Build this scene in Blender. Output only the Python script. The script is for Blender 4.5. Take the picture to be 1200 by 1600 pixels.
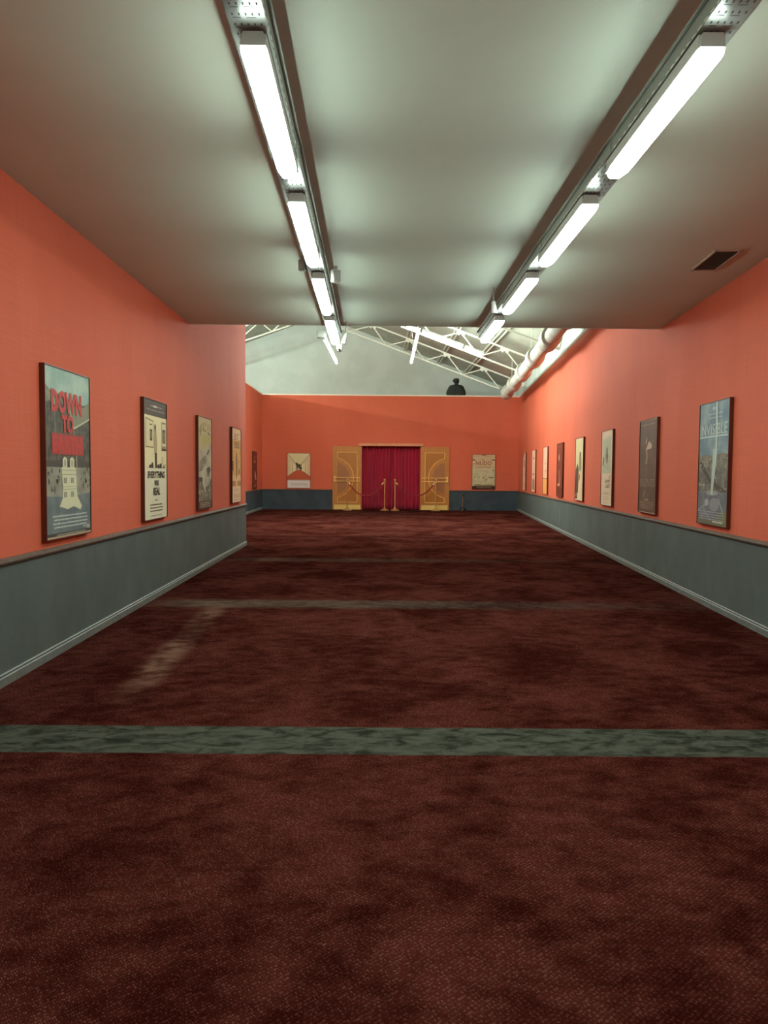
import bpy, bmesh, math, random
from math import pi, sin, cos, radians, atan2, sqrt
from mathutils import Vector, Matrix
random.seed(4)
for o in list(bpy.data.objects):
    bpy.data.objects.remove(o, do_unlink=True)
scene = bpy.context.scene
COL = scene.collection

# ------------------------------------------------------------------ camera
PITCH, YAW, ROLL, FPX, CAM_H = 0.0501, 0.016, 0.0075, 1165.26, 1.31
fw = Vector((sin(YAW)*cos(PITCH), cos(YAW)*cos(PITCH), -sin(PITCH)))
r0 = Vector((cos(YAW), -sin(YAW), 0)); u0 = r0.cross(fw)
rt = r0*cos(ROLL) + u0*sin(ROLL); up = -r0*sin(ROLL) + u0*cos(ROLL)
cam_data = bpy.data.cameras.new('camera'); cam = bpy.data.objects.new('camera', cam_data)
COL.objects.link(cam); scene.camera = cam
mw = Matrix.Identity(4)
for i in range(3):
    mw[i][0] = rt[i]; mw[i][1] = up[i]; mw[i][2] = -fw[i]
mw[2][3] = CAM_H
cam.matrix_world = mw
cam_data.sensor_fit = 'VERTICAL'; cam_data.sensor_height = 36; cam_data.lens = FPX/1600*36
cam_data.clip_start = 0.02; cam_data.clip_end = 200

# ------------------------------------------------------------------ world / exposure / light levels
world = bpy.data.worlds.new('world'); scene.world = world; world.use_nodes = True
bg = world.node_tree.nodes['Background']; bg.inputs[0].default_value = (0.8, 0.9, 1, 1); bg.inputs[1].default_value = 0.0
vs = scene.view_settings
vs.view_transform = 'Standard'; vs.look = 'None'; vs.gamma = 1; vs.exposure = 0.0; vs.use_curve_mapping = False
LAMP = 38.0          # ceiling tray luminaires
HALL = 270.0         # bare tubes under the roof of the hall
LIGHT_TINT = (0.83, 1.0, 0.93)

# ------------------------------------------------------------------ materials
def lin(c):
    return tuple(((v/255)/12.92 if v/255 <= 0.04045 else ((v/255+0.055)/1.055)**2.4) for v in c) + (1,)
MATS = {}
def mat(name, rgb=None, rough=0.6, metal=0.0, spec=0.5, emit=None, strength=1.0):
    if name in MATS: return MATS[name]
    m = bpy.data.materials.new(name); m.use_nodes = True
    b = m.node_tree.nodes['Principled BSDF']
    if rgb: b.inputs['Base Color'].default_value = lin(rgb)
    b.inputs['Roughness'].default_value = rough; b.inputs['Metallic'].default_value = metal
    b.inputs['Specular IOR Level'].default_value = spec
    if emit:
        b.inputs['Emission Color'].default_value = (*emit, 1); b.inputs['Emission Strength'].default_value = strength
    MATS[name] = m
    return m
class NT:
    """small node helper"""
    def __init__(s, m):
        s.t = m.node_tree; s.b = s.t.nodes['Principled BSDF']
    def n(s, typ, **k):
        q = s.t.nodes.new(typ)
        for a, v in k.items(): setattr(q, a, v)
        return q
    def link(s, a, b): s.t.links.new(a, b)
    def val(s, sock, v):
        if isinstance(v, (int, float)): sock.default_value = v
        elif isinstance(v, tuple): sock.default_value = v
        else: s.link(v, sock)
    def math(s, op, a, b=0.0, c=None):
        q = s.n('ShaderNodeMath', operation=op); s.val(q.inputs[0], a); s.val(q.inputs[1], b)
        if c is not None: s.val(q.inputs[2], c)
        return q.outputs[0]
    def mix(s, f, a, b, blend='MIX'):
        q = s.n('ShaderNodeMix', data_type='RGBA', blend_type=blend)
        s.val(q.inputs[0], f); s.val(q.inputs[6], a); s.val(q.inputs[7], b)
        return q.outputs[2]
    def coord(s): return s.n('ShaderNodeTexCoord').outputs['Object']
    def mapping(s, vec, scale=(1, 1, 1), rot=(0, 0, 0), loc=(0, 0, 0)):
        q = s.n('ShaderNodeMapping'); s.link(vec, q.inputs[0])
        q.inputs['Scale'].default_value = scale; q.inputs['Rotation'].default_value = rot; q.inputs['Location'].default_value = loc
        return q.outputs[0]
    def noise(s, vec, scale, detail=3, rough=0.5, dist=0.0):
        q = s.n('ShaderNodeTexNoise'); s.link(vec, q.inputs['Vector'])
        q.inputs['Scale'].default_value = scale; q.inputs['Detail'].default_value = detail
        q.inputs['Roughness'].default_value = rough; q.inputs['Distortion'].default_value = dist
        return q.outputs[0]
    def remap(s, v, a, b, c=0.0, d=1.0, smooth=True):
        q = s.n('ShaderNodeMapRange', interpolation_type='SMOOTHSTEP' if smooth else 'LINEAR')
        s.val(q.inputs[0], v)
        for i, x in enumerate((a, b, c, d)): q.inputs[i+1].default_value = x
        return q.outputs[0]
    def bump(s, h, strength, dist=0.002):
        q = s.n('ShaderNodeBump'); q.inputs['Strength'].default_value = strength; q.inputs['Distance'].default_value = dist
        s.link(h, q.inputs['Height']); s.link(q.outputs[0], s.b.inputs['Normal'])
def noisy(name, a, b, scale, rough=0.6, stretch=(1, 1, 1), detail=4, lo=.35, hi=.65, bump=0, spec=0.4, metal=0.0):
    m = mat(name, a, rough, metal, spec)
    if m.get('done'): return m
    m['done'] = 1
    t = NT(m); v = t.mapping(t.coord(), stretch)
    f = t.noise(v, scale, detail)
    t.link(t.mix(t.remap(f, lo, hi), lin(a), lin(b)), t.b.inputs['Base Color'])
    if bump: t.bump(f, bump)
    return m

def wall_material():
    m = mat('red_wall_fabric', (200, 84, 56), 0.75, 0, 0.25); t = NT(m); c = t.coord()
    big = t.noise(t.mapping(c, (1, 1, .35)), 1.1, 3)
    base = t.mix(t.remap(big, .3, .7), lin((212, 100, 71)), lin((218, 106, 77)))
    ver = t.noise(t.mapping(c, (140, 140, 1.5)), 1, 2)
    hor = t.noise(t.mapping(c, (2.5, 2.5, 180)), 1, 2)
    w = t.math('MULTIPLY', t.math('ADD', ver, hor), .5)
    col = t.mix(t.remap(w, .35, .65, 0, .22), base, lin((170, 78, 58)))
    t.link(col, t.b.inputs['Base Color']); t.bump(w, .12, .003)
    return m
def grey_material():
    m = mat('grey_wainscot_paint', (88, 96, 88), 0.7, 0, 0.3); t = NT(m); c = t.coord()
    f = t.noise(t.mapping(c, (1, 1, .7)), 2.3, 5, .6)
    g = t.noise(t.mapping(c, (30, 30, 90)), 1, 2)
    a = t.mix(t.remap(f, .35, .7), lin((80, 88, 83)), lin((90, 99, 94)))
    a = t.mix(t.remap(g, .4, .7, 0, .2), a, lin((70, 78, 76)))
    t.link(a, t.b.inputs['Base Color']); t.bump(g, .1, .002)
    return m
def carpet_material():
    m = mat('maroon_carpet', (70, 28, 22), 1.0, 0, 0.0); t = NT(m); c = t.coord()
    sep = t.n('ShaderNodeSeparateXYZ'); t.link(c, sep.inputs[0]); X, Y = sep.outputs[0], sep.outputs[1]
    # woven loops: small pale flecks in diagonal ranks
    vo = t.n('ShaderNodeTexVoronoi'); vo.inputs['Randomness'].default_value = .45; vo.inputs['Scale'].default_value = 1
    t.link(t.mapping(t.mapping(c, rot=(0, 0, radians(50))), (82, 165, 1)), vo.inputs['Vector'])
    dot = t.remap(vo.outputs['Distance'], .12, .52, 1, 0)
    sc = t.n('ShaderNodeSeparateColor'); t.link(vo.outputs['Color'], sc.inputs[0])
    dot = t.math('MULTIPLY', dot, t.remap(sc.outputs[0], .1, .9, .35, 1.0))
    # nap and traffic mottling
    n1 = t.noise(t.mapping(c, (1, .8, 1), (0, 0, .3)), 1.3, 6, .62, .4)
    n2 = t.noise(t.mapping(c, (1, 1.5, 1), (0, 0, -.5)), 6.5, 5, .6, .3)
    nap = t.math('ADD', t.math('MULTIPLY', n1, .6), t.math('MULTIPLY', n2, .4))
    napf = t.remap(nap, .38, .62)
    dark = t.mix(napf, lin((43, 12, 8)), lin((73, 32, 26)))
    light = t.mix(napf, lin((77, 41, 34)), lin((114, 77, 68)))
    col = t.mix(dot, dark, light)
    # pale worn lane running away beside the left wall
    lx = t.math('ADD', X, t.math('MULTIPLY', t.math('SUBTRACT', Y, 5.0), .03))
    lane = t.math('MULTIPLY', t.remap(t.math('ABSOLUTE', t.math('ADD', lx, 1.43)), .03, .16, 1, 0), t.math('MULTIPLY', t.remap(Y, 3.9, 5.0), t.remap(Y, 6.6, 7.6, 1, 0)))
    lane = t.math('MULTIPLY', lane, t.remap(nap, .42, .58, .15, 1))
    col = t.mix(t.math('MULTIPLY', lane, .48), col, lin((140, 112, 92)))
    # grey-green seam strips across the room
    yy = t.math('ADD', Y, t.math('ADD', t.math('MULTIPLY', X, .014), t.math('MULTIPLY', t.math('SUBTRACT', n2, .5), .03)))
    n3 = t.noise(t.mapping(c, (3.2, 6, 1), (0, 0, -.5)), 2.2, 5, .65, .6)
    strip = t.mix(t.remap(n3, .33, .62), lin((42, 44, 36)), lin((78, 81, 70)))
    for yc, half, soft, k, side in ((3.585, .185, .02, 1.0, 0), (7.33, .2, .2, .6, 1), (11.03, .2, .2, .4, 1), (15.0, .18, .1, .5, 0)):
        f = t.remap(t.math('ABSOLUTE', t.math('SUBTRACT', yy, yc)), half-soft/2, half+soft/2, 1, 0)
        f = t.math('MULTIPLY', f, k)
        if side: f = t.math('MULTIPLY', f, t.math('MULTIPLY', t.math('MULTIPLY', t.remap(X, .3, 3.3, 1, .25), t.remap(nap, .4, .6, .5, 1)), t.remap(X, -2.3, -1.6, .1, 1)))
        s2 = strip if yc < 14 else lin((40, 18, 16))
        if side: s2 = t.mix(t.remap(X, -1.6, 1.2, .45, 0), strip, lin((135, 120, 102)))
        col = t.mix(f, col, s2)
    t.link(col, t.b.inputs['Base Color'])
    t.bump(dot, .35, .003)
    return m
def wood_material(name, a, b, stretch=(14, 14, 1.2), rough=.45):
    return noisy(name, a, b, 3, rough, stretch, 5, .3, .7, .03)

RED = wall_material(); GREY = grey_material(); CARPET = carpet_material()
CEIL = noisy('ceiling_board_paint', (205, 214, 195), (209, 218, 200), 1.2, .6, spec=.3)
WHITE = noisy('white_plaster', (210, 218, 208), (220, 227, 217), 1.5, .8)
ROOF = noisy('roof_board', (176, 178, 160), (190, 192, 176), 3, .8, (1, .3, 1))
STEEL = mat('white_truss_paint', (232, 232, 214), .5)
RAIL = noisy('brown_grey_rail_paint', (96, 78, 66), (106, 88, 76), 20, .6, spec=.2)
SKIRT = noisy('pale_grey_skirting_paint', (104, 107, 101), (114, 117, 111), 12, .55, spec=.25)
BEAD = mat('skirting_bead', (150, 154, 148), .5)
FARGREY = noisy('blue_grey_far_wainscot', (58, 67, 74), (66, 76, 82), 3, .7, spec=.2)  # darker and bluer than the near wainscot, for far and recess runs
TSIDE = mat('dull_grey_tray_side', (134, 142, 130), .5, .2)
CAP = mat('bare_timber_cap', (246, 228, 206), .6)
FRAME = noisy('dark_brown_frame_wood', (86, 38, 22), (100, 46, 28), 20, .45, (1, 1, .2))
PERF = noisy('galvanised_tray', (150, 156, 148), (166, 172, 164), 9, .3, metal=.35)
CAPG = mat('lamp_end_cap_plastic', (178, 182, 172), .45)
GLOW = mat('lit_diffuser', (240, 240, 235), .4, emit=LIGHT_TINT, strength=LAMP)
SOFT = mat('lit_softer_tube', (240, 240, 235), .4, emit=LIGHT_TINT, strength=HALL*.4)
TUBE = mat('lit_bare_tube', (240, 240, 235), .4, emit=LIGHT_TINT, strength=HALL)
CABLE = mat('black_cable', (34, 36, 34), .5)
DUCT = noisy('white_duct_wrap', (206, 204, 190), (222, 220, 206), 6, .6)
PLY = wood_material('orange_brown_door_veneer', (196, 128, 62), (182, 116, 52))
PLYD = wood_material('darker_door_veneer', (184, 116, 46), (170, 104, 38))
STRIP = mat('pale_gold_molding', (250, 200, 110), .35)
SMOKE = mat('brown_smoked_panel', (166, 110, 72), .4, 0, .25)
BRASS = mat('polished_brass', (242, 206, 140), .32, .9)
BRASSK = mat('brushed_brass_plate', (232, 202, 118), .4, .35)
VELVET = mat('crimson_velvet', (178, 34, 60), .8, 0, .15)
vb = VELVET.node_tree.nodes['Principled BSDF']; vb.inputs['Sheen Weight'].default_value = .5; vb.inputs['Sheen Roughness'].default_value = .4; vb.inputs['Sheen Tint'].default_value = (.9, .3, .4, 1)
ROPE = mat('maroon_rope', (142, 36, 34), .8)
CHROME = mat('dull_chrome', (200, 198, 190), .25, 1.0)
BLACK = mat('black_enamel', (30, 30, 28), .5)
BUSTM = noisy('charcoal_figure', (44, 48, 42), (52, 56, 50), 6, .9)
VENTM = mat('dark_vent_slats', (66, 68, 56), .6)
VENTF = mat('pale_vent_rim', (188, 170, 150), .5)
CAMW = mat('white_camera_shell', (214, 216, 206), .35)

# ------------------------------------------------------------------ mesh helpers
def obj(name, bm, mats, parent=None, smooth=False, loc=None, rotz=None):
    me = bpy.data.meshes.new(name); bmesh.ops.recalc_face_normals(bm, faces=bm.faces)
    bm.to_mesh(me); bm.free()
    for m in (mats if isinstance(mats, (list, tuple)) else [mats]): me.materials.append(m)
    if smooth:
        for p in me.polygons: p.use_smooth = True
        try: me.set_sharp_from_angle(angle=radians(40))
        except Exception: pass
    o = bpy.data.objects.new(name, me); COL.objects.link(o)
    if parent: o.parent = parent
    if loc: o.location = loc
    if rotz is not None: o.rotation_euler = (0, 0, rotz)
    return o
def tag(o, label, cat, group=None):
    o['label'] = label; o['category'] = cat
    if group: o['group'] = group
    return o
def thing(name, label, cat, loc=(0, 0, 0), rotz=0, group=None):
    o = bpy.data.objects.new(name, None); o.empty_display_size = .1; COL.objects.link(o)
    o.location = loc; o.rotation_euler = (0, 0, rotz)
    return tag(o, label, cat, group)
def struct(name, bm, m, smooth=False, parent=None, label=None):
    o = obj(name, bm, m, parent, smooth)
    if parent is None: o['kind'] = 'structure'
    return o
def B(): return bmesh.new()
def box(bm, x0, x1, y0, y1, z0, z1, mi=0, bev=0):
    vs_ = [bm.verts.new((x, y, z)) for x in (x0, x1) for y in (y0, y1) for z in (z0, z1)]
    fs = []
    for q in ((0, 1, 3, 2), (4, 6, 7, 5), (0, 4, 5, 1), (2, 3, 7, 6), (0, 2, 6, 4), (1, 5, 7, 3)):
        f = bm.faces.new([vs_[i] for i in q]); f.material_index = mi; fs.append(f)
    if bev:
        es = list({e for f in fs for e in f.edges})
        bmesh.ops.bevel(bm, geom=es, offset=bev, segments=2, affect='EDGES', profile=.6)
    return bm
def prism(bm, pts, y0, y1, mi=0):
    """polygon in local XZ extruded along Y"""
    a = [bm.verts.new((x, y0, z)) for x, z in pts]; b = [bm.verts.new((x, y1, z)) for x, z in pts]
    n = len(pts)
    for f in [bm.faces.new(a), bm.faces.new(b[::-1])]: f.material_index = mi
    for i in range(n):
        bm.faces.new([a[i], b[i], b[(i+1) % n], a[(i+1) % n]]).material_index = mi
    return bm
def plan(bm, pts, z0, z1):
    """polygon in plan extruded vertically; z1 may be a function of the vertex"""
    g = z1 if callable(z1) else (lambda x, y: z1)
    a = [bm.verts.new((x, y, z0)) for x, y in pts]; b = [bm.verts.new((x, y, g(x, y))) for x, y in pts]
    n = len(pts); bm.faces.new(a[::-1]); bm.faces.new(b)
    for i in range(n): bm.faces.new([a[i], a[(i+1) % n], b[(i+1) % n], b[i]])
    return bm
def tube(bm, path, r, seg=10, mi=0, closed=False, square=False):
    pts = [Vector(p) for p in path]; rings = []
    if square: seg = 4
    for i, p in enumerate(pts):
        d = (pts[min(i+1, len(pts)-1)] - pts[max(i-1, 0)]).normalized()
        ref = Vector((0, 0, 1)) if abs(d.z) < .95 else Vector((1, 0, 0))
        a = d.cross(ref).normalized(); b = a.cross(d).normalized()
        rr = r[i] if isinstance(r, (list, tuple)) else r
        off = pi/4 if square else 0
        rings.append([bm.verts.new(p + (a*cos(2*pi*k/seg+off) + b*sin(2*pi*k/seg+off))*rr) for k in range(seg)])
    for i in range(len(rings)-1):
        for k in range(seg):
            bm.faces.new([rings[i][k], rings[i][(k+1) % seg], rings[i+1][(k+1) % seg], rings[i+1][k]]).material_index = mi
    bm.faces.new(rings[0][::-1]).material_index = mi; bm.faces.new(rings[-1]).material_index = mi
    return bm
def lathe(bm, prof, seg=24, cx=0, cy=0, mi=0, sy=1.0):
    rings = []
    for r, z in prof:
        rings.append([bm.verts.new((cx+r*cos(2*pi*k/seg), cy+r*sy*sin(2*pi*k/seg), z)) for k in range(seg)])
    for i in range(len(rings)-1):
        for k in range(seg):
            bm.faces.new([rings[i][k], rings[i][(k+1) % seg], rings[i+1][(k+1) % seg], rings[i+1][k]]).material_index = mi
    bm.faces.new(rings[0][::-1]).material_index = mi; bm.faces.new(rings[-1]).material_index = mi
    return bm

# ------------------------------------------------------------------ the room
XL = -2.2285                         # near left partition
XRC = -3.80                          # recessed left partition
RA, RB = 2.6602, 0.0929              # right wall: x = RA + RB*y
def XR(y): return RA + RB*y
YN, YF, YC, YE = -3.2, 25.8, 9.17, 13.17     # rear wall, far wall, ceiling edge, end of near left partition
ZW, ZC = 4.01, 3.116
APX, APZ, SLP = -1.91, 7.06, 0.372   # roof ridge
def roof_z(x): return APZ - SLP*abs(x-APX)
def slope(y): return .0035*y

bm = B()
v = [bm.verts.new((x, y, slope(y))) for x, y in ((-9, YN-.2), (6.2, YN-.2), (6.2, 27.6), (-9, 27.6))]
w = [bm.verts.new((q.co.x, q.co.y, q.co.z-.1)) for q in v]
bm.faces.new(v); bm.faces.new(w[::-1])
for i in range(4): bm.faces.new([v[i], w[i], w[(i+1) % 4], v[(i+1) % 4]])
struct('floor', bm, CARPET)

def wall(name, pts, mat_=RED, z0=-.03, z1=ZW):
    return struct(name, plan(B(), pts, z0, z1), mat_)
wl = wall('wall_left', [(XL, YN), (XL, YE), (XL-.1, YE), (XL-.1, YN)])
wlr = wall('wall_left_return', [(XL-.1, YE), (XL-.1, YE-.1), (XRC-.1, YE-.1), (XRC-.1, YE)])
wlf = wall('wall_left_recess', [(XRC, YE), (XRC, YF), (XRC-.1, YF), (XRC-.1, YE)])
wr = wall('wall_right', [(XR(YN), YN), (XR(YN)+.12, YN), (XR(YF+.12)+.12, YF+.12), (XR(YF), YF)])
struct('wall_right_upper', plan(B(), [(XR(YN)+.004, YN), (XR(YN)+.12, YN), (XR(27.5)+.12, 27.5), (XR(27.5)+.004, 27.5)], ZW, lambda x, y: roof_z(x)+.02), WHITE)
wall('wall_rear', [(XL-.1, YN-.1), (XR(YN)+.1, YN-.1), (XR(YN)+.1, YN), (XL-.1, YN)], RED, -.03, ZC)
# far wall with the curtained opening
OX0, OX1, OZ = -.364, 1.655, 2.29
bm = B()
box(bm, XRC-.1, OX0, YF, YF+.12, .05, ZW); box(bm, OX1, XR(YF)+.0, YF, YF+.12, .05, ZW); box(bm, OX0, OX1, YF, YF+.12, OZ, ZW)
wf = struct('wall_far', bm, RED)
bm = B(); box(bm, OX0-.1, OX1+.1, YF+.45, YF+.5, .05, 2.6); box(bm, OX0-.12, OX0-.03, YF+.12, YF+.5, .05, 2.6)
box(bm, OX1+.03, OX1+.12, YF+.12, YF+.5, .05, 2.6); box(bm, OX0-.1, OX1+.1, YF+.12, YF+.5, 2.55, 2.6)
struct('wall_doorway_lining', bm, mat('dark_lining', (60, 24, 22), .9))
# gable, outer walls and roof of the hall over the partitions
def gable(y0, y1):
    bm = B(); return prism(bm, [(-9.1, 0), (6.3, 0), (6.3, roof_z(6.3)), (APX, APZ), (-9.1, roof_z(-9.1))], y0, y1)
struct('wall_gable', gable(27.5, 27.62), WHITE)
struct('wall_gable_rear', gable(YN-.4, YN-.28), WHITE)
wall('wall_outer_left', [(-9.1, YN-.3), (-9.0, YN-.3), (-9.0, 27.5), (-9.1, 27.5)], WHITE, 0, lambda x, y: roof_z(x))
bm = B(); prism(bm, [(APX, APZ), (6.4, roof_z(6.4)), (6.4, roof_z(6.4)+.1), (APX, APZ+.1)], YN-.4, 27.62)
prism(bm, [(APX, APZ), (APX, APZ+.1), (-9.2, roof_z(-9.2)+.1), (-9.2, roof_z(-9.2))], YN-.4, 27.62)
struct('ceiling_hall_roof', bm, ROOF)
# low dropped ceiling over the near part
struct('ceiling', plan(B(), [(XL, YN), (XR(YN), YN), (XR(YC), YC), (XL, YC)], ZC, ZC+.06), CEIL)

# wainscot, rails and skirting
def strip_along(name, p0, p1, nrm, prof, m, parent=None, mats=None, caps=True):
    """profile (out, z, material) swept from p0 to p1 along the wall; nrm points into the room"""
    bm = B(); n = Vector((nrm[0], nrm[1], 0)).normalized(); N = 2
    rows = []
    for (x, y) in (p0, p1):
        rows.append([bm.verts.new((x+n.x*o, y+n.y*o, (slope(y) if fl else 0)+z)) for o, z, fl in prof])
    k = len(prof)
    for i in range(k):
        f = bm.faces.new([rows[0][i], rows[0][(i+1) % k], rows[1][(i+1) % k], rows[1][i]])
    bm.faces.new(rows[0]); bm.faces.new(rows[1][::-1])
    o = obj(name, bm, m, parent)
    if parent is None: o['kind'] = 'structure'
    return o
nR = (-1, RB)
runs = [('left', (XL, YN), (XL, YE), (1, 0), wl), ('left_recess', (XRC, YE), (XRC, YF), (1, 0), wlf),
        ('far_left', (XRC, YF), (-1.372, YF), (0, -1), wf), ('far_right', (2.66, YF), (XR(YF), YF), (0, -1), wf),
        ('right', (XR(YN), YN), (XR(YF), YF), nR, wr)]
RAILP = [(0, .742, 0), (.012, .742, 0), (.024, .750, 0), (.03, .763, 0), (.026, .776, 0), (.012, .786, 0), (0, .787, 0)]
ti = 0
for nm, p0, p1, nn, w_ in runs:
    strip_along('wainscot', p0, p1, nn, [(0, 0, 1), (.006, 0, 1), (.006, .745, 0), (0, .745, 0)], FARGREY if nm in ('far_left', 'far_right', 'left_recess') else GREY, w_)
    ti += 1
    strip_along('trim_%d' % ti, p0, p1, nn, RAILP, RAIL)
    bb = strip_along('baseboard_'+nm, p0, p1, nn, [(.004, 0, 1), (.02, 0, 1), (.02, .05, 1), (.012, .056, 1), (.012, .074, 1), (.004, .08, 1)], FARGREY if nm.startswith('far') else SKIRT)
    if nm.startswith('far'): continue
    for z in (.054, .074):
        strip_along('bead', p0, p1, nn, [(.012, z-.004, 1), (.02, z-.003, 1), (.022, z, 1), (.02, z+.003, 1), (.012, z+.004, 1)], BEAD, bb)
for nm, p0, p1, nn, h in (('far', (XRC-.1, YF), (XR(YF), YF), (0, -1), .045), ('recess', (XRC, YE), (XRC, YF), (1, 0), .045)):
    ti += 1
    strip_along('trim_%d' % ti, p0, p1, nn, [(-.12, ZW, 0), (.012, ZW, 0), (.012, ZW+h, 0), (-.12, ZW+h, 0)], CAP)
ti += 1   # painted lintel board over the curtained opening
bm = B(); box(bm, -.465, 1.745, YF-.07, YF-.0, 2.292, 2.385, bev=.006)
struct('trim_%d' % ti, bm, noisy('salmon_lintel_paint', (214, 140, 100), (222, 148, 108), 5, .6))
ti += 1   # thin joint between ceiling edge and hall
bm = B(); box(bm, XL, XR(YC), YC, YC+.012, ZC-.004, ZC+.06)
struct('trim_%d' % ti, bm, CEIL)

# ------------------------------------------------------------------ roof trusses and purlins
def ch_lo(x): return 5.44 - .367*(x-.34) if x > APX else 6.27 - .344*(APX-x)
def ch_up(x): return 5.93 - .372*(x-.34) if x > APX else 6.767 - .36*(APX-x)
def truss(Y, label):
    t = thing('roof_truss', label, 'roof truss', (0, Y, 0), 0, 'white steel trusses of the hall roof')
    XE = min(XR(Y)-.02, 5.0)
    bm = B(); tube(bm, [(-8.9, 0, ch_up(-8.9)), (APX, 0, ch_up(APX)), (XE, 0, ch_up(XE))], .032, square=True); obj('upper_chord', bm, STEEL, t)
    bm = B(); tube(bm, [(-8.2, 0, ch_lo(-8.2)), (APX, 0, ch_lo(APX)), (4.07, 0, ch_lo(4.07))], .03, square=True); obj('lower_chord', bm, STEEL, t)
    ups = [1.16+1.19*k for k in range(-8, 4)]; los = [1.64+1.215*k for k in range(-8, 3)]
    pts = []
    for x in ups: pts.append((x, ch_up(x)-.03, 1))
    for x in los: pts.append((x, ch_lo(x), 0))
    pts.sort()
    for a, b in zip(pts, pts[1:]):
        if b[0] > XE or a[0] < -8.3 or a[2] == b[2]: continue
        bm = B(); tube(bm, [(a[0], 0, a[1]), (b[0], 0, b[1])], .021, square=True); obj('web_bar', bm, STEEL, t)
    bm = B(); tube(bm, [(4.07, 0, ch_lo(4.07)), (XE, 0, ch_up(XE)-.03)], .021, square=True); obj('web_bar', bm, STEEL, t)
    for x, z, u in pts:
        if u and -7 < x < XE:
            bm = B(); prism(bm, [(x-.1, z+.05), (x+.1, z-.02), (x+.12, z-.07), (x+.05, z-.11), (x+.02, z-.05), (x-.02, z-.05), (x-.05, z-.09), (x-.12, z-.02)], -.02, .02)
            obj('gusset_plate', bm, STEEL, t)
    return t
truss(24.0, 'white steel lattice roof truss farthest back, just in front of the pale gable wall')
truss(20.25, 'white steel lattice roof truss carrying the bright sloping row of tubes')
truss(16.4, 'white steel lattice roof truss nearest the dropped ceiling edge, right above the duct')
for x, lb in ((1.16, 'uppermost pale purlin seen under the roof, passing behind the bright tubes'), (2.38, 'pale purlin under the roof in the middle of the three visible ones'),
              (3.38, 'lowest pale purlin under the roof, nearest the white duct')):
    t = thing('roof_purlin', lb, 'purlin', (x, 0, roof_z(x)), 0, 'purlins under the hall roof')
    for dx in (-.05, .05):
        bm = B(); tube(bm, [(dx, 10.5, -.06-.37*dx), (dx, 27.49, -.06-.37*dx)], .026, square=True); obj('rail', bm, STEEL, t)

# ------------------------------------------------------------------ luminaires
def diffuser(L):
    bm = B(); prof = [(-.05, .035), (-.049, .024), (-.042, .008), (-.028, 0), (.028, 0), (.042, .008), (.049, .024), (.05, .035)]
    rows = []
    for y, s in ((.0, .97), (.02, 1), (L-.09, 1), (L, .74)):
        rows.append([bm.verts.new((x*s, y, .035-(.035-z)*s)) for x, z in prof])
    for a, b in zip(rows, rows[1:]):
        for i in range(len(prof)-1): bm.faces.new([a[i], a[i+1], b[i+1], b[i]])
    bm.faces.new(rows[0]); bm.faces.new(rows[-1][::-1])
    for a, b in zip(rows, rows[1:]): bm.faces.new([a[-1], a[0], b[0], b[-1]])
    return bm
def luminaire(loc, rz, L, label):
    t = thing('batten_luminaire', label, 'ceiling light', loc, rz, 'lit luminaires under the trays')
    obj('diffuser', diffuser(L), GLOW, t, True)
    bm = B(); box(bm, -.049, .049, .004, L-.01, .0355, .09, bev=.006); obj('housing', bm, CAPG, t)
    for y in (-.012, L-.02):
        bm = B(); prism(bm, [(-.047, .037), (.047, .037), (.038, .088), (-.038, .088)], y, y+.032); obj('end_cap', bm, CAPG, t)
def cable_tray(loc, rz, y0, y1, inner, label):
    """channel 0.2 wide; inner = +1 when its inner face looks to +x"""
    t = thing('cable_tray', label, 'cable tray', loc, rz)
    bm = B()
    hw = .069
    box(bm, -hw, hw, y0, y1, 0, .003)
    for q in (-1, 1):
        box(bm, q*hw-.0015, q*hw+.0015, y0, y1, 0, .062, 3)
        a, b = sorted((q*hw, q*(hw+.02))); box(bm, a, b, y0, y1, .06, .063, 3)
    # slots punched in ranks across the floor of the channel; those along its lower corner are painted as bright glints
    y = y0+.05
    while y < y1:
        for k in range(5):
            x = -.048+.024*k; box(bm, x-.003, x+.003, y-.007, y+.007, -.0008, .0002, 1)
        box(bm, -.05, -.02, y+.018, y+.0205, -.0008, .0002, 1); box(bm, .0, .035, y+.018, y+.0205, -.0008, .0002, 1)
        y += .06
    yy = y0+.03
    while yy < y1:
        box(bm, inner*hw-.003, inner*hw+.003, yy, yy+.03, .004, .008, 2); yy += .052 if int(yy*1.3) % 2 else .075
    obj('channel', bm, [PERF, mat('slot_shadow', (72, 78, 70), .8), mat('slot_edge_glint', (226, 226, 205), .35), TSIDE], t)
    yj = y0+1.2
    while yj < y1-.2:
        bm = B(); box(bm, -hw-.004, hw+.004, yj, yj+.12, -.0015, .001); box(bm, inner*(hw+.003)-.002, inner*(hw+.003)+.002, yj, yj+.12, 0, .062); obj('joint_plate', bm, TSIDE, t); yj += 1.62
    yj = y0+.5
    while yj < y1:
        bm = B(); box(bm, -hw, hw, yj, yj+.04, .062, .07); box(bm, -.012, .012, yj+.01, yj+.03, .07, ZC-loc[2]); obj('hanger', bm, PERF, t); yj += 1.9
    for k in range(3):
        bm = B(); xx = -.035+.03*k
        tube(bm, [(xx, y0, .02), (xx+.01, (y0+y1)/2, .02), (xx, y1+.02+.03*k, .022)], .011, 6); obj('cable', bm, CABLE, t, True)
ZT = 2.945
cable_tray((-.4625, 0, ZT), 0.0, -.6, 9.05, 1, 'long grey perforated cable tray under the ceiling carrying the left row of lights')
RZ = -.0095
cable_tray((1.231, 0, ZT), RZ, -.6, 8.95, -1, 'long grey perforated cable tray under the ceiling carrying the right row of lights')
PLs = ['nearest the camera', 'second from the camera', 'third from the camera', 'at the far end by the ceiling edge']
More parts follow.
